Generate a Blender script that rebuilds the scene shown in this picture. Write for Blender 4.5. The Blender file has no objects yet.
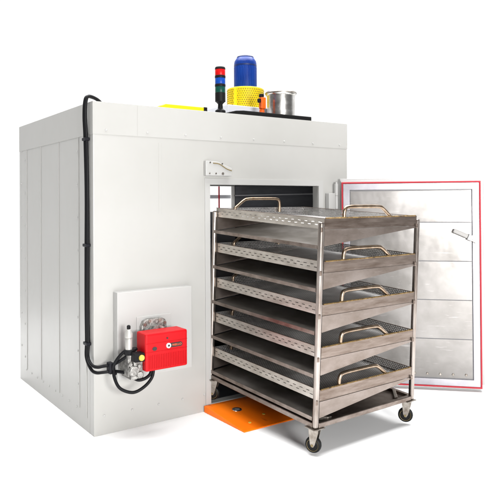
import bpy, bmesh, math, random
from mathutils import Vector, Matrix
random.seed(7)
S = bpy.context.scene
COL = S.collection
PI = math.pi

# ------------------------------------------------------------------ camera
cd = bpy.data.cameras.new('camera'); cam = bpy.data.objects.new('camera', cd); COL.objects.link(cam)
yaw, pitch, roll = 0.6168, 0.0092, -0.0061
f = Vector((math.sin(yaw)*math.cos(pitch), math.cos(yaw)*math.cos(pitch), math.sin(pitch)))
r = Vector((math.cos(yaw), -math.sin(yaw), 0)); u = r.cross(f)
r2 = r*math.cos(roll)+u*math.sin(roll); u2 = u*math.cos(roll)-r*math.sin(roll)
M = Matrix((r2, u2, -f)).transposed().to_4x4(); M.translation = Vector((-1.554, -3.9698, 1.5307))
cam.matrix_world = M
cd.sensor_width = 36; cd.lens = 630.7/500*36; cd.shift_y = -(250-196.16)/500
cd.clip_start = .05; cd.clip_end = 500
S.camera = cam

# ------------------------------------------------------------------ world, lamps, exposure
w = bpy.data.worlds.new('World'); S.world = w; w.use_nodes = True
nt = w.node_tree; bg = nt.nodes['Background']
tc = nt.nodes.new('ShaderNodeTexCoord'); sx = nt.nodes.new('ShaderNodeSeparateXYZ')
mx = nt.nodes.new('ShaderNodeMapRange'); mx.inputs['From Min'].default_value = .05; mx.inputs['From Max'].default_value = .55
mx.inputs['To Min'].default_value = .16; mx.inputs['To Max'].default_value = 1.06; mx.interpolation_type = 'SMOOTHSTEP'
dt = nt.nodes.new('ShaderNodeVectorMath'); dt.operation = 'DOT_PRODUCT'; dt.inputs[1].default_value = (.58, .81, 0)
nt.links.new(tc.outputs['Generated'], dt.inputs[0]); nt.links.new(dt.outputs['Value'], mx.inputs['Value'])
nt.links.new(mx.outputs['Result'], bg.inputs['Color']); bg.inputs['Strength'].default_value = 1.0
S.view_settings.view_transform = 'Standard'; S.view_settings.look = 'None'
S.view_settings.exposure = 0; S.view_settings.gamma = 1

def area(name, loc, target, sx_, sy_, power, col=(1, 1, 1)):
    l = bpy.data.lights.new(name, 'AREA'); l.shape = 'RECTANGLE'; l.size = sx_; l.size_y = sy_; l.energy = power; l.color = col
    o = bpy.data.objects.new(name, l); COL.objects.link(o); o.location = loc
    o.rotation_euler = (Vector(target)-Vector(loc)).to_track_quat('-Z', 'Y').to_euler()
    return o
area('added_door_fill', (-3.3, -6.9, 2.3), (1.6, -.4, 1.4), 1.6, .9, 45, (1, 1, 1))  # added lamp, placed to put a highlight on the upper door panels
area('key_softbox', (-.5, -6.8, 1.75), (1.1, 0, 1.0), 1.8, 1.2, 520, (1, .99, .975))
area('added_overhead_fill', (1.9, .7, 8), (1.9, .7, 0), 9.5, 8, 2500, (1, 1, 1))  # added lamp that washes the floor out to white

S.cycles.max_bounces = 10; S.cycles.transparent_max_bounces = 24
S.cycles.caustics_reflective = False

# ------------------------------------------------------------------ materials
def mat(name, base, rough=.5, metal=0, spec=.5, noise=None, bump=None, coat=0):
    m = bpy.data.materials.new(name); m.use_nodes = True
    n = m.node_tree.nodes; L = m.node_tree.links; p = n['Principled BSDF']
    p.inputs['Base Color'].default_value = (*base, 1); p.inputs['Roughness'].default_value = rough
    p.inputs['Metallic'].default_value = metal; p.inputs['Specular IOR Level'].default_value = spec
    p.inputs['Coat Weight'].default_value = coat
    t = n.new('ShaderNodeTexCoord')
    if noise:                       # (scale vec, dark colour, light colour, rough variation)
        sc, c0, c1, dr = noise
        mp = n.new('ShaderNodeMapping'); mp.inputs['Scale'].default_value = sc
        L.new(t.outputs['Object'], mp.inputs['Vector'])
        oi = n.new('ShaderNodeObjectInfo'); mu = n.new('ShaderNodeVectorMath'); mu.operation = 'SCALE'; mu.inputs[0].default_value = (37, 53, 71)
        L.new(oi.outputs['Random'], mu.inputs['Scale']); L.new(mu.outputs[0], mp.inputs['Location'])
        tx = n.new('ShaderNodeTexNoise'); tx.inputs['Scale'].default_value = 1; tx.inputs['Detail'].default_value = 6; tx.inputs['Roughness'].default_value = .62
        L.new(mp.outputs['Vector'], tx.inputs['Vector'])
        cr = n.new('ShaderNodeValToRGB'); cr.color_ramp.elements[0].position = .32; cr.color_ramp.elements[1].position = .68
        cr.color_ramp.elements[0].color = (*c0, 1); cr.color_ramp.elements[1].color = (*c1, 1)
        L.new(tx.outputs['Fac'], cr.inputs['Fac']); L.new(cr.outputs['Color'], p.inputs['Base Color'])
        mr = n.new('ShaderNodeMapRange'); mr.inputs['To Min'].default_value = rough-dr; mr.inputs['To Max'].default_value = rough+dr
        L.new(tx.outputs['Fac'], mr.inputs['Value']); L.new(mr.outputs['Result'], p.inputs['Roughness'])
    if bump:                        # (scale vec, strength, distance)
        sc, st, di = bump
        mp = n.new('ShaderNodeMapping'); mp.inputs['Scale'].default_value = sc
        L.new(t.outputs['Object'], mp.inputs['Vector'])
        tx = n.new('ShaderNodeTexNoise'); tx.inputs['Scale'].default_value = 1; tx.inputs['Detail'].default_value = 3
        L.new(mp.outputs['Vector'], tx.inputs['Vector'])
        b = n.new('ShaderNodeBump'); b.inputs['Strength'].default_value = st; b.inputs['Distance'].default_value = di
        L.new(tx.outputs['Fac'], b.inputs['Height']); L.new(b.outputs['Normal'], p.inputs['Normal'])
    return m

def perforate(m, a, b, pa, pb, ha, hb, rnd, stagger=True):
    """cut holes through a sheet: object axes a, b; pitch pa, pb; half size ha, hb; rnd = round holes"""
    n = m.node_tree.nodes; L = m.node_tree.links
    t = n.new('ShaderNodeTexCoord'); s = n.new('ShaderNodeSeparateXYZ'); L.new(t.outputs['Object'], s.inputs[0])
    def ma(op, x, y=None, z=None):
        q = n.new('ShaderNodeMath'); q.operation = op
        for i, v in enumerate((x, y, z)):
            if v is None: continue
            if isinstance(v, (int, float)): q.inputs[i].default_value = v
            else: L.new(v, q.inputs[i])
        return q.outputs[0]
    vb = ma('DIVIDE', s.outputs[b], pb); row = ma('FLOOR', vb)
    va = ma('DIVIDE', s.outputs[a], pa)
    if stagger: va = ma('ADD', va, ma('MULTIPLY', row, .5))
    da = ma('ABSOLUTE', ma('MULTIPLY', ma('SUBTRACT', ma('FRACT', va), .5), pa))
    db = ma('ABSOLUTE', ma('MULTIPLY', ma('SUBTRACT', ma('FRACT', vb), .5), pb))
    if rnd:
        d = ma('SQRT', ma('ADD', ma('MULTIPLY', da, da), ma('MULTIPLY', db, db))); hole = ma('LESS_THAN', d, ha)
    else:
        hole = ma('MULTIPLY', ma('LESS_THAN', da, ha), ma('LESS_THAN', db, hb))
        hole = ma('MULTIPLY', hole, ma('LESS_THAN', ma('ABSOLUTE', ma('SUBTRACT', row, 1.5)), 1.0))
    tr = n.new('ShaderNodeBsdfTransparent'); mi = n.new('ShaderNodeMixShader')
    L.new(hole, mi.inputs[0]); L.new(n['Principled BSDF'].outputs[0], mi.inputs[1]); L.new(tr.outputs[0], mi.inputs[2])
    L.new(mi.outputs[0], n['Material Output'].inputs['Surface'])
    return m

PAINT = mat('oven_paint', (.38, .38, .375), .36, 0, .45, ((1.1, 1.1, .9), (.362, .357, .340), (.390, .386, .372), .05), ((3.2, 3.2, 2.2), .35, .012))
TRIM = mat('white_trim', (.385, .382, .372), .38, 0, .4)
FLOORM = mat('studio_floor', (.9, .9, .9), .8, 0, .2, ((.8, .8, .8), (.88, .88, .88), (.92, .92, .92), .05))
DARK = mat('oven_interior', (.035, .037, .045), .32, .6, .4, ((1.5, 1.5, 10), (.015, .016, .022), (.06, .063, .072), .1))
RAILM = mat('interior_rail', (.3, .3, .31), .4, .8)
GRAY = mat('fan_plinth', (.5, .51, .55), .5)
STEEL = mat('cart_steel', (.24, .2, .175), .34, 1, .5, ((9, 9, 18), (.15, .115, .095), (.33, .28, .25), .09), ((60, 60, 8), .08, .004))
POSTM = mat('post_steel', (.36, .32, .29), .3, 1, .5, ((20, 20, 4), (.22, .18, .155), (.47, .425, .395), .07), ((80, 80, 6), .06, .003))
PANM = mat('pan_steel', (.19, .17, .15), .46, 1, .5, ((3, 2.2, 3), (.12, .105, .085), (.32, .30, .28), .1), ((20, 120, 20), .06, .003))
ENDM = mat('pan_end_steel', (.26, .215, .19), .4, 1, .5, ((5, 5, 9), (.20, .16, .135), (.31, .265, .24), .07), ((20, 20, 160), .08, .003))
RIMF = mat('basket_front_steel', (.22, .17, .145), .38, 1, .5, ((5, 5, 34), (.15, .112, .09), (.28, .23, .20), .08), ((20, 20, 160), .08, .003))
def rim_mat(nm, a):
    m = mat(nm, (.55, .5, .44), .42, 1, .5, ((8, 8, 30), (.38, .345, .305), (.60, .565, .52), .08))
    return perforate(m, a, 2, .062, .0165, .0135, .0021, False)
RIMY = rim_mat('slotted_rim_long', 1)
def fine_mat(nm, a):
    return perforate(mat(nm, (.5, .48, .46), .45, 1, .5, ((8, 8, 30), (.36, .35, .34), (.62, .61, .60), .08)), a, 2, .015, .0125, .0046, .0046, True)
FINEY = fine_mat('fine_perforated_long', 1); FINEX = fine_mat('fine_perforated_cross', 0)
MESHM = perforate(mat('perforated_floor_steel', (.6, .59, .58), .6, 1, .5, ((5, 5, 5), (.52, .51, .5), (.8, .79, .78), .1)), 0, 1, .018, .0155, .0058, .0058, True)
TINT = mat('heat_tinted_edge', (.3, .19, .07), .5, 1, .5, ((45, 45, 45), (.09, .055, .03), (.40, .27, .11), .1))
BRASSY = mat('handle_steel', (.34, .25, .17), .3, 1, .5, ((20, 20, 20), (.22, .15, .095), (.42, .33, .25), .06))
BRIGHT = mat('bright_steel', (.7, .69, .67), .25, 1, .5, ((20, 20, 20), (.55, .53, .5), (.8, .79, .77), .07))
ZINC = mat('zinc_steel', (.32, .29, .26), .36, 1, .5, ((30, 30, 30), (.19, .16, .135), (.42, .39, .35), .1))
RUBBER = mat('caster_rubber', (.006, .006, .006), .5, 0, .15)
HUBY = mat('caster_ring', (.16, .12, .05), .5)
DOORIN = mat('door_sheet', (.4, .38, .37), .3, 1, .5, ((2.2, 2.2, 2.8), (.21, .20, .19), (.30, .288, .28), .06), ((3, 3, 3), .25, .02))
DOORFR = mat('door_frame_metal', (.4, .39, .42), .38, 1, .5, ((5, 5, 5), (.34, .33, .36), (.45, .44, .47), .06))
GROOVE = mat('dark_groove', (.16, .16, .17), .6)
LEVER = mat('lever_grey', (.27, .26, .25), .4)
FLANGEM = mat('door_flange_metal', (.40, .39, .385), .4, .3)
REARM = mat('rear_lining', (.2, .2, .21), .5, .3)
GASKET = mat('red_gasket', (.36, .016, .028), .55, 0, .3)
BLACK = mat('black_cable', (.005, .005, .006), .5, 0, .15)
NAVY = mat('cable_tie', (.006, .006, .009), .5, 0, .15)
RED = mat('burner_red', (.42, .002, .005), .42, 0, .18, ((6, 6, 6), (.39, .002, .004), (.45, .004, .008), .05))
REDD = mat('burner_groove', (.355, .002, .0045), .5, 0, .15)
CAST = mat('cast_aluminium', (.3, .29, .27), .5, .9, .5, ((34, 34, 34), (.09, .085, .08), (.46, .45, .43), .1), ((50, 50, 50), .5, .008))
LABELW = mat('valve_white', (.42, .41, .39), .35, .3)
YDOT = mat('yellow_button', (.55, .38, .06), .4)
ORANGE = mat('ramp_orange', (.88, .17, .002), .5, 0, .25, ((3, 3, 3), (.86, .15, .002), (.92, .19, .003), .08))
YELLOW = mat('roof_yellow', (.62, .45, .003), .5, 0, .25)
GUARD = perforate(mat('guard_yellow', (.80, .66, .03), .45), 0, 1, 1, 1, -1, -1, True)
BLUE = mat('motor_blue', (.002, .026, .18), .38, 0, .25, ((8, 8, 8), (.0015, .02, .15), (.004, .036, .22), .08))
BLUED = mat('motor_blue_dark', (.003, .014, .08), .4)
PAD = mat('black_pad', (.006, .006, .006), .7, 0, .12)
ORG2 = mat('clamp_orange', (.6, .09, .006), .45, 0, .3)
LRED = mat('lens_red', (.42, .004, .005), .35, 0, .2); LBLUE = mat('lens_blue', (.004, .045, .28), .35, 0, .2); LGREEN = mat('lens_green', (.003, .045, .034), .35, 0, .2)
BADGE = mat('badge_black', (.02, .01, .01), .4); WHITE = mat('badge_white', (.8, .8, .8), .4); LETTER = mat('badge_letter', (.75, .12, .03), .4)

def scratches(m, sc, lo, hi, col, rot=(0, .5, .3)):
    n = m.node_tree.nodes; L = m.node_tree.links; p = n['Principled BSDF']
    src = p.inputs['Base Color'].links[0].from_socket
    t = n.new('ShaderNodeTexCoord'); mp = n.new('ShaderNodeMapping'); mp.inputs['Scale'].default_value = sc; mp.inputs['Rotation'].default_value = rot
    L.new(t.outputs['Object'], mp.inputs['Vector'])
    tx = n.new('ShaderNodeTexNoise'); tx.inputs['Scale'].default_value = 1; tx.inputs['Detail'].default_value = 2; L.new(mp.outputs['Vector'], tx.inputs['Vector'])
    mr = n.new('ShaderNodeMapRange'); mr.inputs['From Min'].default_value = lo; mr.inputs['From Max'].default_value = hi; L.new(tx.outputs['Fac'], mr.inputs['Value'])
    mi = n.new('ShaderNodeMixRGB'); mi.inputs['Color2'].default_value = (*col, 1)
    L.new(mr.outputs['Result'], mi.inputs['Fac']); L.new(src, mi.inputs['Color1']); L.new(mi.outputs['Color'], p.inputs['Base Color'])
scratches(DOORIN, (7, 7, 75), .66, .80, (.40, .385, .375), (0, .45, .2))
scratches(RIMF, (9, 9, 120), .64, .80, (.40, .35, .31), (0, .3, 0))
scratches(ENDM, (7, 7, 90), .64, .80, (.38, .33, .30), (0, .35, 0))
scratches(ORANGE, (30, 4, 30), .66, .74, (.55, .09, .004), (0, 0, .2))

# ------------------------------------------------------------------ mesh helpers
def box(bm, x0, x1, y0, y1, z0, z1, mtx=None):
    v = [bm.verts.new(p) for p in ((x0,y0,z0),(x1,y0,z0),(x1,y1,z0),(x0,y1,z0),(x0,y0,z1),(x1,y0,z1),(x1,y1,z1),(x0,y1,z1))]
    if mtx is not None:
        for q in v: q.co = mtx @ q.co
    for i in ((0,3,2,1),(4,5,6,7),(0,1,5,4),(1,2,6,5),(2,3,7,6),(3,0,4,7)): bm.faces.new([v[k] for k in i])
def prism(bm, pts, axis, a0, a1):
    """polygon extruded along an axis; pts are the other two coordinates in x,y,z order"""
    def P(p, a):
        l = list(p); l.insert(axis, a); return l
    A = [bm.verts.new(P(p, a0)) for p in pts]; B = [bm.verts.new(P(p, a1)) for p in pts]
    n = len(pts); bm.faces.new(A[::-1]); bm.faces.new(B)
    for i in range(n): bm.faces.new((A[i], A[(i+1) % n], B[(i+1) % n], B[i]))
def ring(bm, o, i, axis, a0, a1):
    """rectangular frame: outer (u0,u1,v0,v1), inner same, extruded along axis"""
    def P(p, a):
        l = list(p); l.insert(axis, a); return l
    def c(q): return [(q[0],q[2]),(q[1],q[2]),(q[1],q[3]),(q[0],q[3])]
    R = [[bm.verts.new(P(p, a)) for p in c(q)] for a in (a0, a1) for q in (o, i)]
    for k in range(4):
        j = (k+1) % 4
        bm.faces.new((R[0][k], R[0][j], R[1][j], R[1][k])); bm.faces.new((R[2][k], R[3][k], R[3][j], R[2][j]))
        bm.faces.new((R[0][k], R[2][k], R[2][j], R[0][j])); bm.faces.new((R[1][k], R[1][j], R[3][j], R[3][k]))
def lathe(bm, prof, n=32, axis=2, c=(0,0,0), cap=True, mtx=None):
    rings = []
    for rr, h in prof:
        ring_ = []
        for k in range(n):
            a = 2*PI*k/n; p = [rr*math.cos(a), rr*math.sin(a)]; p.insert(axis, h)
            q = Vector(p); q = (mtx @ q) if mtx is not None else q
            ring_.append(bm.verts.new(q+Vector(c)))
        rings.append(ring_)
    for a, b in zip(rings, rings[1:]):
        for k in range(n): bm.faces.new((a[k], a[(k+1) % n], b[(k+1) % n], b[k]))
    if cap: bm.faces.new(rings[0][::-1]); bm.faces.new(rings[-1])
def smooth_path(P, n=8):
    P = [Vector(p) for p in P]; out = []
    Q = [P[0]*2-P[1]] + P + [P[-1]*2-P[-2]]
    for i in range(1, len(Q)-2):
        a, b, c, d = Q[i-1:i+3]
        for k in range(n):
            t = k/n
            out.append(.5*((2*b)+(c-a)*t+(2*a-5*b+4*c-d)*t*t+(3*b-a-3*c+d)*t**3))
    return out+[P[-1]]
def tube(bm, P, rad, n=12, smooth=8):
    P = smooth_path(P, smooth) if smooth else [Vector(p) for p in P]
    t = (P[1]-P[0]).normalized(); nn = t.orthogonal().normalized(); R = []
    for i, p in enumerate(P):
        t2 = ((P[i+1]-P[i]) if i == 0 else (P[i]-P[i-1]) if i == len(P)-1 else (P[i+1]-P[i-1])).normalized()
        nn = (nn-t2*nn.dot(t2)).normalized(); bb = t2.cross(nn)
        R.append([bm.verts.new(p+(nn*math.cos(2*PI*k/n)+bb*math.sin(2*PI*k/n))*rad) for k in range(n)])
    for a, b in zip(R, R[1:]):
        for k in range(n): bm.faces.new((a[k], a[(k+1) % n], b[(k+1) % n], b[k]))
    bm.faces.new(R[0][::-1]); bm.faces.new(R[-1])

def obj(name, bm, m, parent=None, bevel=0, smooth=False, loc=(0,0,0), label=None):
    bmesh.ops.recalc_face_normals(bm, faces=bm.faces)
    me = bpy.data.meshes.new(name); bm.to_mesh(me); bm.free()
    o = bpy.data.objects.new(name, me); COL.objects.link(o); me.materials.append(m)
    o.location = loc
    if parent: o.parent = parent
    if smooth:
        for p in me.polygons: p.use_smooth = True
        me.set_sharp_from_angle(angle=math.radians(35))
    if bevel:
        b = o.modifiers.new('bevel', 'BEVEL'); b.width = bevel; b.segments = 2; b.limit_method = 'ANGLE'; b.harden_normals = False
    if label: o['label'] = label
    return o
def thing(name, label, cat, loc=(0,0,0), group=None, rot=None):
    o = bpy.data.objects.new(name, None); COL.objects.link(o); o.empty_display_size = .1
    o.location = loc
    if rot: o.rotation_euler = rot
    o['label'] = label; o['category'] = cat
    if group: o['group'] = group
    return o
def B(): return bmesh.new()
def one(name, m, parent, *boxes, bevel=0, loc=(0,0,0), label=None):
    bm = B()
    for b in boxes: box(bm, *b)
    return obj(name, bm, m, parent, bevel, loc=loc, label=label)

# ------------------------------------------------------------------ setting
bm = B(); bmesh.ops.create_grid(bm, x_segments=1, y_segments=1, size=5.5)
bmesh.ops.translate(bm, verts=bm.verts, vec=(1.2, -.8, 0))
fl = obj('floor', bm, FLOORM); fl['kind'] = 'structure'

# ------------------------------------------------------------------ oven (authored in world coordinates)
W, D, H = 2.294, 1.721, 2.2
oven = thing('industrial_oven', 'large white walk-in industrial oven with burner on its front and open side door', 'oven', (W/2, D/2, 0))
OFF = (-W/2, -D/2, 0)
OX0, OX1, OZ0, OZ1 = .897, 1.96, .05, 1.66
def part(name, bm, m, bevel=0, smooth=False, parent=None, label=None):
    return obj(name, bm, m, parent or oven, bevel, smooth, OFF if parent is None else (0,0,0), label)
# front wall with its opening
bm = B(); ring(bm, (0, W, 0, H), (OX0, OX1, OZ0, OZ1), 1, 0, .07); front = part('front_wall', bm, PAINT, .003)
bm = B(); box(bm, 0, .06, .0705, D-.0605, 0, H-.002); part('side_wall', bm, PAINT, 0, label='shaded grey left side wall of ribbed sheet panels')
bm = B(); box(bm, W-.05, W, .0705, D-.0605, 0, H-.002); part('side_wall', bm, PAINT)
bm = B(); ring(bm, (0, W, 0, H), (1.1, 2.232, 1.43, 1.7), 1, D-.06, D); part('rear_wall', bm, PAINT, .003)
bm = B(); box(bm, .0605, W-.0505, .0705, D-.0605, H-.06, H-.002); part('roof_panel', bm, PAINT)
# lining
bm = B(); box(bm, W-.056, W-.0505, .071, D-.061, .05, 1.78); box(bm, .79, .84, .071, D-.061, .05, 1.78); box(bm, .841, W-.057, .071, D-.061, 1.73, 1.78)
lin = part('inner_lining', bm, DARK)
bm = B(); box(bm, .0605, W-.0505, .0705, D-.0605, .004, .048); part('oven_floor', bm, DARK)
bm = B()
for z in (.45, .95, 1.35, 1.6): box(bm, W-.08, W-.0565, .12, D-.1, z-.006, z+.006)  # rails; a couple are added strips standing in for reflections on the lining
part('rail_and_reflection_strip', bm, RAILM)
# rear frame bars seen through the opening
bm = B(); box(bm, 1.05, 2.24, D+.02, D+.06, 1.57, 1.607); part('rear_crossbar', bm, GRAY)
bm = B(); box(bm, 1.0, 2.236, D-.066, D-.0605, .05, 1.425); part('rear_lining', bm, REARM)
bm = B(); box(bm, 2.078, 2.088, D+.005, D+.018, 1.43, 1.7); part('rear_gasket', bm, GASKET)
# upper trim band, seams and ribs
bm = B()
prism(bm, [(-.0025, -.0025), (W+.0025, -.0025), (W+.0025, .0), (.0, .0), (0, D), (-.0025, D)], 2, 1.985, H+.001)
part('trim_band', bm, PAINT, .0012)
def rib(x0, x1, y0, y1, z0, z1): 
    bm = B(); box(bm, x0, x1, y0, y1, z0, z1); part('seam_rib', bm, PAINT, .001)
for y, wd in ((1.50, .012), (1.112, .009), (.678, .010), (.262, .006), (.125, .008)):
    rib(-.0045, -.0002, y-wd/2, y+wd/2, .125 if y > .2 else .09, 1.983)
for x in (.478, .502): rib(x-.002, x+.002, -.0012, -.0002, 1.45, 1.95)
rib(.318-.002, .318+.002, -.0038, -.0027, 1.99, H-.003)
# screws
bm = B(); lathe(bm, [(.0085, 0), (.0085, .002), (.006, .005), (.002, .006)], 12, 2)
scr0 = None
def screw(x, y, z, face):
    global scr0, bm
    if scr0 is None:
        o = obj('screw', bm, TRIM, oven, 0, True); scr0 = o
    else:
        o = scr0.copy(); COL.objects.link(o); o.parent = oven
    o.location = Vector((x, y, z))+Vector(OFF)
    o.rotation_euler = (PI/2, 0, 0) if face == 'f' else (0, -PI/2, 0)
for i in range(8): screw(.09+i*.302, -.0027, 2.015, 'f')
for x in (.07, .27, .47, .66, .84): screw(x, -.0003, .125, 'f')
for i in range(8): screw(-.0003, .29, .28+i*.23, 'l')
for i in range(7): screw(-.0003, 1.56, .22+i*.28, 'l'); screw(-.0003, 1.66, .3+i*.28, 'l')
for i in range(9): screw(-.0003, .32+i*.15, .118, 'l')
# frame round the opening
bm = B(); ring(bm, (OX0-.045, OX1+.05, .0501, OZ1+.046), (OX0-.001, OX1+.001, .049, OZ1+.001), 1, -.007, -.0003); part('opening_frame', bm, TRIM, .002)
# latch bracket
bm = B(); prism(bm, [(.845, 1.725), (1.07, 1.725), (1.07, 1.785), (.95, 1.83), (.845, 1.835)], 1, -.035, -.005); lat = part('latch_bracket', bm, TRIM, .003)
bm = B(); tube(bm, [(.905, -.037, 1.818), (.96, -.037, 1.812), (1.02, -.037, 1.78), (1.068, -.037, 1.765)], .004, 8); part('latch_edge', bm, HUBY, 0, True, lat)
for x, z, rr in ((.875, 1.742, .005), (.93, 1.742, .006), (.99, 1.742, .010), (.88, 1.822, .006), (.985, 1.815, .006)):
    bm = B(); lathe(bm, [(rr, -.039), (rr, -.0345)], 12, 1, (x, 0, z)); part('latch_bolt', bm, ZINC, 0, True, lat)
# hinges on the right of the opening
def hinge(z):
    bm = B(); lathe(bm, [(.017, z-.11), (.017, z-.002)], 20, 2, (2.125, -.045, 0)); lathe(bm, [(.019, z+.002), (.019, z+.10)], 20, 2, (2.125, -.045, 0))
    lathe(bm, [(.010, z-.125), (.010, z+.115)], 12, 2, (2.125, -.045, 0))
    h = part('door_hinge', bm, TRIM, 0, True)
    bm = B(); box(bm, 2.035, 2.108, -.05, -.008, z-.12, z+.02); part('hinge_leaf', bm, TRIM, .003, False, h)
hinge(1.58); hinge(.35)
# burner mounting box
bm = B(); box(bm, .135, .70, -.07, -.0004, .36, .938); part('burner_housing', bm, TRIM, .004)
bm = B(); box(bm, .27, .53, -.077, -.0702, .57, .765); part('burner_plate', bm, TRIM, .003)

# burner
bur = B(); box(bur, .222, .527, -.31, -.17, .452, .692); burner = part('burner_cover', bur, RED, .012, label='bright red burner cover with badge')
bm = B()
for i in range(22):
    x = .245+i*.0125; box(bm, x, x+.0035, -.3125, -.3095, .468, .555)
part('vent_slot', bm, REDD, 0, False, burner)
bm = B(); box(bm, .226, .523, -.3115, -.3095, .573, .5765); box(bm, .226, .523, -.3115, -.3095, .628, .631); part('cover_seam', bm, REDD, 0, False, burner)
bm = B(); lathe(bm, [(.006, -.314), (.006, -.309)], 14, 1, (.376, 0, .651)); part('cover_screw', bm, BADGE, 0, True, burner)
bm = B(); pts = []
for k in range(12): a = PI/2+PI*k/11; pts.append((.393+.014*math.cos(a), .602+.014*math.sin(a)))
for k in range(12): a = -PI/2+PI*k/11; pts.append((.472+.014*math.cos(a), .602+.014*math.sin(a)))
prism(bm, pts, 1, -.3135, -.3095); badge = part('badge', bm, BADGE, 0, False, burner)
bm = B(); lathe(bm, [(.0165, -.3165), (.0165, -.3095)], 20, 1, (.384, 0, .602)); part('badge_ring', bm, WHITE, 0, True, badge)
bm = B(); lathe(bm, [(.0075, -.3185), (.0075, -.316)], 16, 1, (.384, 0, .602)); part('badge_dot', bm, BADGE, 0, True, badge)
fc = bpy.data.curves.new('lettering', 'FONT'); fc.body = 'RIELLO'; fc.size = .021; fc.extrude = .0006; fc.align_x = 'LEFT'; fc.align_y = 'CENTER'
fo = bpy.data.objects.new('lettering', fc); COL.objects.link(fo)
bpy.context.view_layer.update()
me = bpy.data.meshes.new_from_object(fo.evaluated_get(bpy.context.evaluated_depsgraph_get())); bpy.data.objects.remove(fo)
lo = bpy.data.objects.new('lettering', me); COL.objects.link(lo); me.materials.clear(); me.materials.append(LETTER)
lo.parent = badge; lo.location = (.4105, -.3142, .602); lo.rotation_euler = (PI/2, 0, 0)
wid = max(v.co.x for v in me.vertices)-min(v.co.x for v in me.vertices); lo.scale = (.066/wid, .85, 1)
bm = B(); lathe(bm, [(1, -.313), (1, -.3095)], 24, 1, (0, 0, 0))
for v in bm.verts: v.co.x = .285+v.co.x*.0165; v.co.z = .594+v.co.z*.0125
lens = part('reset_button', bm, BADGE, 0, True, burner)
# cast flange behind the cover, valve block left of it
bm = B(); pts = [(.29, .62), (.29, .70), (.305, .735), (.335, .748), (.44, .748), (.465, .735), (.475, .70), (.475, .62)]
prism(bm, pts, 1, -.115, -.078); flg = part('burner_flange', bm, CAST, .004)
for x, z in ((.308, .715), (.458, .715), (.345, .736), (.42, .736)):
    bm = B(); lathe(bm, [(.011, -.125), (.011, -.114)], 8, 1, (x, 0, z)); part('flange_bolt', bm, ZINC, 0, False, flg)
bm = B(); lathe(bm, [(.06, -.17), (.06, -.114)], 24, 1, (.385, 0, .65)); part('burner_neck', bm, CAST, 0, True, flg)
vx, vy = .19, -.17
bm = B()
box(bm, .135, .222, -.235, -.09, .42, .555); box(bm, .15, .235, -.25, -.10, .40, .44); box(bm, .16, .221, -.27, -.21, .455, .52)
lathe(bm, [(.032, 0), (.036, .012), (.036, .03), (.026, .04)], 16, 1, (.165, -.275, .46)); lathe(bm, [(.02, 0), (.022, .02), (.012, .03)], 12, 1, (.20, -.28, .435))
lathe(bm, [(.014, 0), (.014, .025)], 6, 1, (.145, -.258, .50)); lathe(bm, [(.012, 0), (.012, .025)], 6, 1, (.19, -.29, .495))
val = part('gas_valve', bm, CAST, .003)
bm = B(); lathe(bm, [(.022, .585), (.022, .655), (.019, .66), (.025, .665), (.025, .69), (.019, .70), (.016, .714), (.010, .718)], 20, 2, (vx-.034, vy-.03, 0)); part('valve_coil', bm, LABELW, 0, True, val)
bm = B(); lathe(bm, [(.010, .7165), (.012, .722), (.012, .738), (.006, .744)], 14, 2, (vx-.034, vy-.03, 0)); part('valve_cap', bm, BLACK, .002, True, val)
bm = B(); lathe(bm, [(.033, .5555), (.035, .56), (.035, .584), (.028, .588)], 18, 2, (vx-.030, vy-.03, 0)); part('coil_collar', bm, BLACK, 0, True, val)
bm = B(); box(bm, .155, .221, -.30, -.236, .521, .575); part('valve_switch', bm, BLACK, .002, False, val)
bm = B(); lathe(bm, [(.017, -.309), (.019, -.306), (.019, -.299)], 18, 1, (.198, 0, .547)); part('valve_button', bm, YDOT, 0, True, val)

# hoses: over the roof edge, down the left side, round the corner to the burner
for dy, dx in ((0, 0), (.025, .003)):
    bm = B()
    p = [(.13-dy*.6, .17, 2.2), (.105-dy*.6, .12, 2.212), (.06, .09+dy*.3, 2.232), (.0, .066+dy, 2.242), (-.022, .06+dy, 2.21), (-.026, .066+dy, 2.11), (-.016-dx, .071+dy*.9, 1.95), (-.013-dx, .066+dy*.7, 1.6), (-.014-dx, .062+dy, 1.2), (-.013-dx, .068+dy, .85), (-.014-dx, .06+dy, .62), (-.022-dx, .045+dy*.9, .52-dy*.3)]
    if dy: p += [(-.024, -.01, .450), (-.008, -.06, .434), (.03, -.09, .437), (.09, -.115, .440), (.15, -.18, .43), (.2, -.25, .395), (.27, -.26, .415), (.30, -.245, .47)]
    else: p += [(-.024, -.02, .480), (.0, -.06, .468), (.04, -.08, .474), (.085, -.105, .48), (.12, -.17, .52), (.16, -.22, .565), (.21, -.2, .585)]
    tube(bm, p, .0105, 12, 10); part('hose', bm, BLACK, 0, True)
bm = B(); tube(bm, [(.085, -.125, .465), (.078, -.15, .41), (.10, -.19, .345), (.17, -.23, .316), (.24, -.25, .345), (.29, -.26, .40), (.31, -.25, .47)], .0105, 12, 10); part('hose', bm, BLACK, 0, True)
bm = B(); tube(bm, [(.20, -.21, .59), (.13, -.19, .575), (.085, -.155, .51), (.08, -.13, .455), (.1, -.12, .42)], .0105, 12, 10); part('hose', bm, BLACK, 0, True)
for z, y in ((1.955, .082), (1.25, .076), (.60, .072)):
    bm = B(); box(bm, -.034, -.0005, y-.032, y+.034, z-.010, z+.010); part('hose_clip', bm, NAVY, .004)
bm = B(); box(bm, .055, .09, -.13, -.072, .425, .498); part('hose_clip', bm, NAVY, .008)

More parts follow.
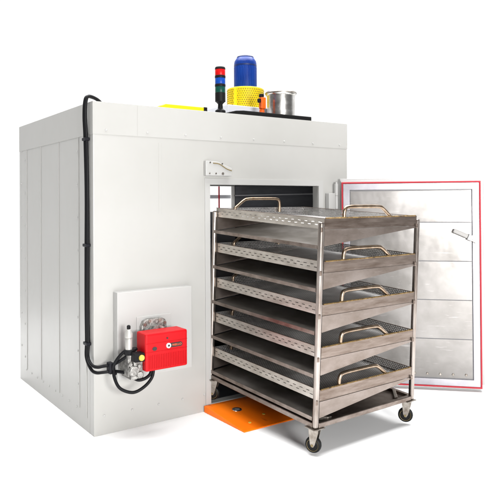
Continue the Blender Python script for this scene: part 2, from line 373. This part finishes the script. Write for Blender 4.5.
# roof equipment
Rz = H
bm = B(); prism(bm, [(.552, 2.2), (.552, 2.226), (.585, 2.243), (.905, 2.243), (.905, 2.2)], 1, .09, .2); yb = part('yellow_beam', bm, YELLOW, .003)
bm = B(); box(bm, .9055, .935, .088, .2, 2.2, 2.246); part('beam_cap', bm, BLACK, .003, False, yb)
# stack light
sc = (1.071, .12, 0)
bm = B(); lathe(bm, [(.040, 2.2), (.040, 2.235), (.020, 2.25), (.018, 2.285), (.030, 2.298), (.040, 2.305), (.040, 2.372)], 28, 2, sc); st = part('signal_tower', bm, BLACK, 0, True, label='black signal tower with red, blue and green lenses')
zz = 2.372
for m, nm in ((LGREEN, 'green_lens'), (LBLUE, 'blue_lens'), (LRED, 'red_lens')):
    bm = B(); lathe(bm, [(.038, zz+.0005), (.0395, zz+.004), (.0395, zz+.044), (.038, zz+.0475)], 28, 2, sc); part(nm, bm, m, 0, True, st)
    zz += .048
    if nm != 'red_lens':
        bm = B(); lathe(bm, [(.0405, zz), (.0415, zz+.003), (.0415, zz+.015), (.0405, zz+.018)], 28, 2, sc); part('lens_collar', bm, BLACK, 0, True, st)
        zz += .0185
bm = B(); lathe(bm, [(.0405, zz), (.0405, zz+.010), (.036, zz+.018), (.02, zz+.021)], 28, 2, sc); part('tower_cap', bm, BLACK, 0, True, st)
# fan: plinth, perforated guard, motor
bm = B(); box(bm, 1.30, 1.96, .36, 1.2, 2.2, 2.335); pl = part('fan_plinth', bm, GRAY, .004)
fcn = (1.630, .58, 0)
bm = B()
NP = 52; gr_ = .162
prev = None
lathe(bm, [(gr_, 2.336), (gr_, 2.517), (gr_-.015, 2.526), (.09, 2.53)], NP, 2, fcn, cap=False)
guard = part('fan_guard', bm, YELLOW, 0, True, label='yellow perforated guard drum')
bm = B()
for k in range(NP):
    for j in range(9):
        a = 2*PI*(k+(.5 if j % 2 else 0))/NP; z = 2.354+j*.0185
        mt = Matrix.Translation(Vector(fcn)+Vector((gr_*math.cos(a), gr_*math.sin(a), z))) @ Matrix.Rotation(a, 4, 'Z')
        lathe(bm, [(.0048, -.001), (.0048, .0016)], 7, 0, (0,0,0), True, mt)
part('guard_perforation', bm, mat('guard_hole', (.16, .11, .004), .7), 0, False, guard)
bm = B(); box(bm, 1.438, 1.465, .47, .485, 2.336, 2.50); part('guard_flange', bm, YELLOW, .002, False, guard)
bm = B(); lathe(bm, [(.099, 2.525), (.099, 2.748), (.095, 2.768), (.072, 2.803), (.05, 2.812), (.01, 2.816)], 40, 2, (1.630, .58, 0)); mot = part('fan_motor', bm, BLUE, 0, True, label='blue fan motor with finned cover')
bm = B()
for k in range(28):
    a = 2*PI*k/28; mt = Matrix.Translation(Vector((1.630, .58, 0))) @ Matrix.Rotation(a, 4, 'Z'); box(bm, .0988, .1004, -.003, .003, 2.548, 2.715, mt)
part('cooling_fin', bm, BLUE, 0, False, mot)
bm = B(); lathe(bm, [(.1003, 2.722), (.1003, 2.735)], 40, 2, (1.630, .58, 0)); lathe(bm, [(.0745, 2.8035), (.072, 2.809), (.05, 2.818)], 40, 2, (1.630, .58, 0)); part('motor_band', bm, BLUED, 0, True, mot)
# black pad, exhaust stub, orange clamp
bm = B(); prism(bm, [(1.20, .10), (1.25, .06), (1.945, .06), (1.96, .10), (1.96, .345), (1.20, .345)], 2, 2.2012, 2.245); part('roof_pad', bm, PAD, .006, label='black rubber pad on the roof edge')
ec = (1.728, .20, 0)
bm = B(); lathe(bm, [(.117, 2.2455), (.117, 2.42), (.127, 2.424), (.130, 2.432), (.130, 2.447), (.125, 2.452), (.117, 2.449), (.113, 2.43), (.113, 2.27), (.01, 2.269)], 48, 2, ec, cap=False); ex = part('exhaust_stub', bm, BRIGHT, 0, True, label='open round exhaust stub of polished steel')
bm = B(); lathe(bm, [(.1305, 2.434), (.133, 2.437), (.133, 2.442), (.1305, 2.445)], 48, 2, ec, cap=False); part('clamp_ring', bm, ZINC, 0, True, ex)
bm = B(); box(bm, 1.488, 1.535, .15, .19, 2.29, 2.385); lathe(bm, [(.024, 2.2455), (.02, 2.291)], 14, 2, (1.51, .175, 0)); va = part('damper_actuator', bm, ORG2, .006)
bm = B(); box(bm, 1.487, 1.515, .152, .186, 2.3855, 2.412); box(bm, 1.47, 1.4875, .155, .186, 2.34, 2.372); part('actuator_knob', bm, BLACK, .004, False, va)

# door, opened outwards to the right: local x runs from the hinge to the free edge, local -y is the inner face
dang = math.atan2(-.828, .783); DWd, DZ0, DZ1 = 1.155, .022, 1.722
e = Vector((math.cos(dang), math.sin(dang), 0)); 
def dpart(name, bm, m, bevel=0, smooth=False, parent=None): return obj(name, bm, m, parent or door, bevel, smooth)
bm = B(); box(bm, 0, DWd, 0, .012, DZ0+.012, DZ1)
box(bm, .012, DWd-.03, -.085, -.0002, DZ0+.004, DZ1-.02)
door = obj('oven_door', bm, FLANGEM, oven, .003, label='open oven door with steel inner face and red gasket')
door.location = Vector((2.165, -.045, 0))+Vector(OFF); door.rotation_euler = (0, 0, dang)
gx0, gx1, gz0, gz1 = .018, DWd-.034, DZ0+.006, DZ1-.032
bm = B(); ring(bm, (gx0, gx1, gz0, gz1), (gx0+.013, gx1-.013, gz0+.013, gz1-.013), 1, -.100, -.0852); dpart('door_gasket', bm, GASKET, .004)
bm = B(); ring(bm, (gx0+.0135, gx1-.0135, gz0+.0135, gz1-.0135), (gx0+.066, gx1-.066, gz0+.066, gz1-.066), 1, -.097, -.0852); dpart('door_frame', bm, DOORFR, .002)
bm = B(); ring(bm, (gx0+.0665, gx1-.0665, gz0+.0665, gz1-.0665), (gx0+.0715, gx1-.0715, gz0+.0715, gz1-.0715), 1, -.0870, -.0852); dpart('door_groove', bm, GROOVE)
px0, px1, pz0, pz1 = gx0+.073, gx1-.073, gz0+.073, gz1-.073
# z of the four seams from the photograph
zs = [pz0, .416, .73, 1.043, 1.357, pz1]
for a, b in zip(zs, zs[1:]):
    bm = B(); n = 10
    bmesh.ops.create_grid(bm, x_segments=n, y_segments=6, size=.5)
    for v in bm.verts:
        uu, vv = v.co.x+.5, v.co.y+.5
        x, z = px0+uu*(px1-px0), a+.0035+vv*(b-a-.007)
        edge = min(uu, 1-uu, vv*1.0, (1-vv)*1.0)
        v.co = Vector((x, -.0895-(.0025*random.random() if edge > .05 else 0), z))
    ex_ = bmesh.ops.extrude_face_region(bm, geom=bm.faces[:])
    for g in ex_['geom']:
        if isinstance(g, bmesh.types.BMVert): g.co.y = -.0856
    dpart('inner_panel', bm, DOORIN, 0, True)
bm = B(); box(bm, px0, px1, -.0865, -.0853, pz0, pz1); dpart('panel_backing', bm, GROOVE)
for i in range(9):
    bm = B(); lathe(bm, [(.008, -.098), (.010, -.095), (.010, -.0905)], 10, 1, (px1-.05-i*.1, 0, pz0+.03)); dpart('panel_rivet', bm, ZINC, 0, True)
# inner release handle
bm = B(); mt = Matrix.Translation((.975, -.12, 1.262)) @ Matrix.Rotation(math.radians(24), 4, 'Y'); box(bm, -.075, .045, -.012, .012, -.017, .017, mt); hd = dpart('release_handle', bm, LEVER, .006)
bm = B(); mt2 = Matrix.Translation((.975, -.115, 1.262)) @ Matrix.Rotation(math.radians(24), 4, 'Y'); box(bm, .046, .085, -.016, .016, -.024, .024, mt2); lathe(bm, [(.02, -.115), (.02, -.088)], 14, 1, (1.02, 0, 1.242)); dpart('handle_joint', bm, RAILM, .003, False, hd)
bm = B(); mt2 = Matrix.Translation((.975, -.115, 1.262)) @ Matrix.Rotation(math.radians(32), 4, 'Y'); box(bm, .086, .13, -.006, .006, -.008, .008, mt2); dpart('handle_tip', bm, ZINC, .002, False, hd)

# ------------------------------------------------------------------ orange ramp
ramp = thing('loading_ramp', 'bright orange painted steel ramp at the foot of the oven opening', 'ramp', (1.4, -.26, 0))
bm = B(); prism(bm, [(-.010, .001), (-.010, .047), (-.05, .048), (-.518, .008), (-.522, .001)], 0, .832, 2.02)
obj('ramp_plate', bm, ORANGE, ramp, .004, loc=(-1.4, .26, 0))
bm = B(); mt = Matrix.Translation((1.0, -.19, .0363)) @ Matrix.Rotation(math.radians(4.9), 4, 'X')
lathe(bm, [(.036, 0), (.034, .002), (.026, .0025)], 24, 2, (0,0,0), True, mt); rp = obj('locating_ring', bm, BRIGHT, ramp, 0, True, loc=(-1.4, .26, 0))
bm = B(); lathe(bm, [(.020, .0026), (.018, .0034)], 20, 2, (0,0,0), True, mt); obj('ring_hole', bm, GROOVE, rp, 0, True)
for x, y in ((.95, -.42), (1.12, -.35), (1.25, -.1), (1.6, -.35)):
    mt = Matrix.Translation((x, y, .048-(-.05-y)*.0855-.0005)) @ Matrix.Rotation(math.radians(4.9), 4, 'X')
    bm = B(); lathe(bm, [(.012, 0), (.010, .003), (.003, .004)], 12, 2, (0,0,0), True, mt); obj('ramp_rivet', bm, YDOT, ramp, 0, True, loc=(-1.4, .26, 0))

# ------------------------------------------------------------------ cart
CW, CL = .926, 1.15
cyaw, cpit = .035, .052
Rc = Matrix.Rotation(cyaw, 4, 'Z') @ Matrix.Rotation(cpit, 4, 'X')
Rc = Matrix.Rotation(-.0, 4, 'Z') @ Rc
o0 = Vector((.933, -1.085, -.443)) + (Rc @ Vector((0, 0, .616)))
MC = Matrix.Translation(o0) @ Rc
T = .031
cart = thing('tray_cart', 'stainless steel wheeled cart holding five stacked tray levels, rolled out of the oven', 'cart', rot=None)
cart.matrix_world = MC @ Matrix.Translation((CW/2, CL/2, -.165))
CO = (-CW/2, -CL/2, .165)
def cpart(name, bm, m, bevel=0, smooth=False, parent=None, label=None): return obj(name, bm, m, parent or cart, bevel, smooth, CO if parent is None else (0,0,0), label)
RIM0, STEP, RH = 1.193, .258, .064
PT = RIM0+RH-.02
for x in (0, CW-T):
    for y in (0, CL-T):
        bm = B(); box(bm, x, x+T, y, y+T, 0, PT); cpart('corner_post', bm, POSTM, .009)
bm = B(); box(bm, T+.001, CW-T-.001, .001, T-.001, .0, .03); cpart('base_rail', bm, STEEL, .003)
bm = B(); box(bm, T+.001, CW-T-.001, CL-T+.001, CL-.001, .0, .03); cpart('base_rail', bm, STEEL, .003)
for x in (0, CW-T):
    bm = B(); box(bm, x+.001, x+T-.001, T+.001, CL-T-.001, .0, .03); cpart('base_rail', bm, STEEL, .003)
bm = B(); box(bm, T+.002, CW-T-.002, T+.002, CL-T-.002, .006, .009); cpart('base_plate', bm, STEEL)
for sx_ in (0, 1):
    for sy_ in (0, 1):
        X = lambda v: T+.002+v if sx_ == 0 else CW-T-.002-v
        Y = lambda v: T+.002+v if sy_ == 0 else CL-T-.002-v
        bm = B(); prism(bm, [(X(.105), Y(0)), (X(.135), Y(0)), (X(0), Y(.135)), (X(0), Y(.105))], 2, .012, .036); cpart('corner_gusset', bm, ZINC, .001)
for k in range(5):
    z = RIM0-k*STEP
    # left and right shelf rails with the sloping drip pan between
    bm = B(); prism(bm, [(.001, z-.117), (.026, z-.117), (.026, z-.114), (.004, z-.114), (.004, z-.094), (.001, z-.094)], 1, T+.001, CL-T-.001); cpart('shelf_rail', bm, STEEL)
    bm = B(); prism(bm, [(CW-.001, z-.02), (CW-.03, z-.02), (CW-.03, z-.017), (CW-.004, z-.017), (CW-.004, z), (CW-.001, z)], 1, T+.001, CL-T-.001); cpart('shelf_rail', bm, STEEL)
    xa, za, xb, zb = .0045, z-.105, CW-.032, z-.010
    bm = B(); prism(bm, [(xa, za), (xb, zb), (xb, zb+.002), (xa, za+.002)], 1, T+.002, CL-T-.002); pan = cpart('drip_pan', bm, PANM)
    for y in (.003, CL-.005):
        bm = B(); prism(bm, [(T+.0015, z-.0015), (CW-T-.0015, z-.0015), (CW-T-.0015, z-.012), (T+.0015, z-.100)], 1, y, y+.002); cpart('pan_end', bm, ENDM, 0, False, pan)
    # stop tabs on the posts
    for x0 in (-.006, CW-.052):
        bm = B(); box(bm, x0+.002, x0+.02, -.0065, -.0005, z-.014, z+.014); cpart('stop_tab', bm, RIMF, .003)
# casters
def caster(x, y, ang):
    bm = B(); box(bm, x-.045, x+.045, y-.045, y+.045, -.006, -.0005)
    c = cpart('caster', bm, ZINC, .002)
    mt = Matrix.Translation((x, y, 0)) @ Matrix.Rotation(ang, 4, 'Z')       # wheel axis = local y, trailing along local x
    bm = B()
    for s in (-1, 1):
        y0 = s*.024
        A = [(-.032, -.0065), (.032, -.0065), (.030, -.03), (.020, -.10), (.010, -.118), (-.002, -.118), (-.012, -.10), (-.030, -.03)]
        va = [mt @ Vector((px, y0-.0015, pz)) for px, pz in A]; vb = [mt @ Vector((px, y0+.0015, pz)) for px, pz in A]
        va = [bm.verts.new(p) for p in va]; vb = [bm.verts.new(p) for p in vb]; nA = len(A)
        bm.faces.new(va); bm.faces.new(vb[::-1])
        for i in range(nA): bm.faces.new((va[i], vb[i], vb[(i+1) % nA], va[(i+1) % nA]))
    lathe(bm, [(.028, -.014), (.028, -.0065)], 20, 2, (0,0,0), True, mt)
    cpart('caster_fork', bm, ZINC, .001, False, c)
    mw = mt @ Matrix.Translation((.006, 0, -.108))
    bm = B(); lathe(bm, [(.012, -.019), (.030, -.019), (.034, -.015), (.040, -.017), (.048, -.012), (.050, -.006), (.050, .006), (.048, .012), (.040, .017), (.034, .015), (.030, .019), (.012, .019)], 36, 1, (0,0,0), True, mw)
    cpart('caster_wheel', bm, RUBBER, 0, True, c)
    bm = B()
    for s in (-1, 1):
        lathe(bm, [(.0352, s*.0160), (.0358, s*.0168), (.0366, s*.0170), (.0372, s*.0172)], 36, 1, (0,0,0), False, mw)
    lathe(bm, [(.008, -.028), (.008, .028)], 10, 1, (0,0,0), True, mw)
    cpart('caster_ring', bm, HUBY, 0, True, c)
va_ = -1.12+PI
caster(.03, .035, va_); caster(CW-.035, .035, va_+.15); caster(.03, CL-.035, 2.2); caster(CW-.035, CL-.035, 2.4)

# ------------------------------------------------------------------ baskets
LAB = ['topmost perforated steel tray on the cart, its handle rising clear of the cart',
       'second tray from the top of the cart, shallow perforated steel with a bent handle',
       'middle tray of the cart, shallow perforated steel with two trays above and two below',
       'fourth tray down the cart, directly above the lowest tray',
       'lowest perforated steel tray on the cart, just above the wheeled base']
BX0, BX1, BY0, BY1 = T+.003, CW-T-.003, .006, CL-.006
bw, bl = BX1-BX0, BY1-BY0
def make_basket():
    t = thing('perforated_tray', LAB[0], 'tray', group='perforated trays on the steel cart')
    bm = B(); box(bm, -bw/2+.002, bw/2-.002, -bl/2+.002, bl/2-.002, .001, .0025); obj('tray_floor', bm, MESHM, t)
    for s in (-1, 1):
        x = s*bw/2; a, b = sorted((x, x-s*.002))
        bm = B(); box(bm, a, b, -bl/2+.0022, bl/2-.0022, 0, RH); obj('long_rim', bm, RIMY if s < 0 else FINEY, t)
        a, b = sorted((x+s*.001, x-s*.007)); bm = B(); box(bm, a, b, -bl/2, bl/2, RH+.0003, RH+.003); obj('rim_lip', bm, RIMF, t)
    bm = B(); box(bm, -bw/2, bw/2, -bl/2, -bl/2+.002, 0, RH); fr_ = obj('end_rim', bm, RIMF, t, label='plain brown steel front end with heat-tinted upper edge')
    bm = B(); box(bm, -bw/2, bw/2, bl/2-.002, bl/2, 0, RH); obj('end_rim', bm, FINEX, t)
    bm = B(); tube(bm, [(-bw/2+.009, -bl/2+.002, RH+.003), (bw/2-.009, -bl/2+.002, RH+.0028)], .0045, 8, 0); obj('tinted_edge', bm, TINT, t, 0, True)
    for s in (0, 1):
        pts = [(.212, .03), (.212, .075), (.219, .115), (.250, .131), (.38, .133), (.525, .131), (.568, .118), (.615, .085), (.646, .06), (.649, .03)]
        if s: pts = [(CW-.09-q, h) for q, h in pts]
        yy = -bl/2+.0165 if s == 0 else bl/2-.0165
        bm = B(); tube(bm, [(q-CW/2, yy, h) for q, h in pts], .0122, 12, 6); obj('tray_handle', bm, BRASSY, t, 0, True)
    return t
def copy_tree(o, parent=None):
    c = o.copy(); COL.objects.link(c); c.parent = parent
    for ch in o.children: copy_tree(ch, c)
    return c
proto = make_basket()
for k in range(5):
    o = proto if k == 0 else copy_tree(proto)
    o['label'] = LAB[k]
    jx = (0, .004, -.003, .002, 0)[k]
    o.matrix_world = MC @ Matrix.Translation(((BX0+BX1)/2, (BY0+BY1)/2, RIM0-k*STEP+.0005)) @ Matrix.Rotation(jx*.6, 4, 'Z') @ Matrix.Translation((0, -abs(jx)*.5, 0))
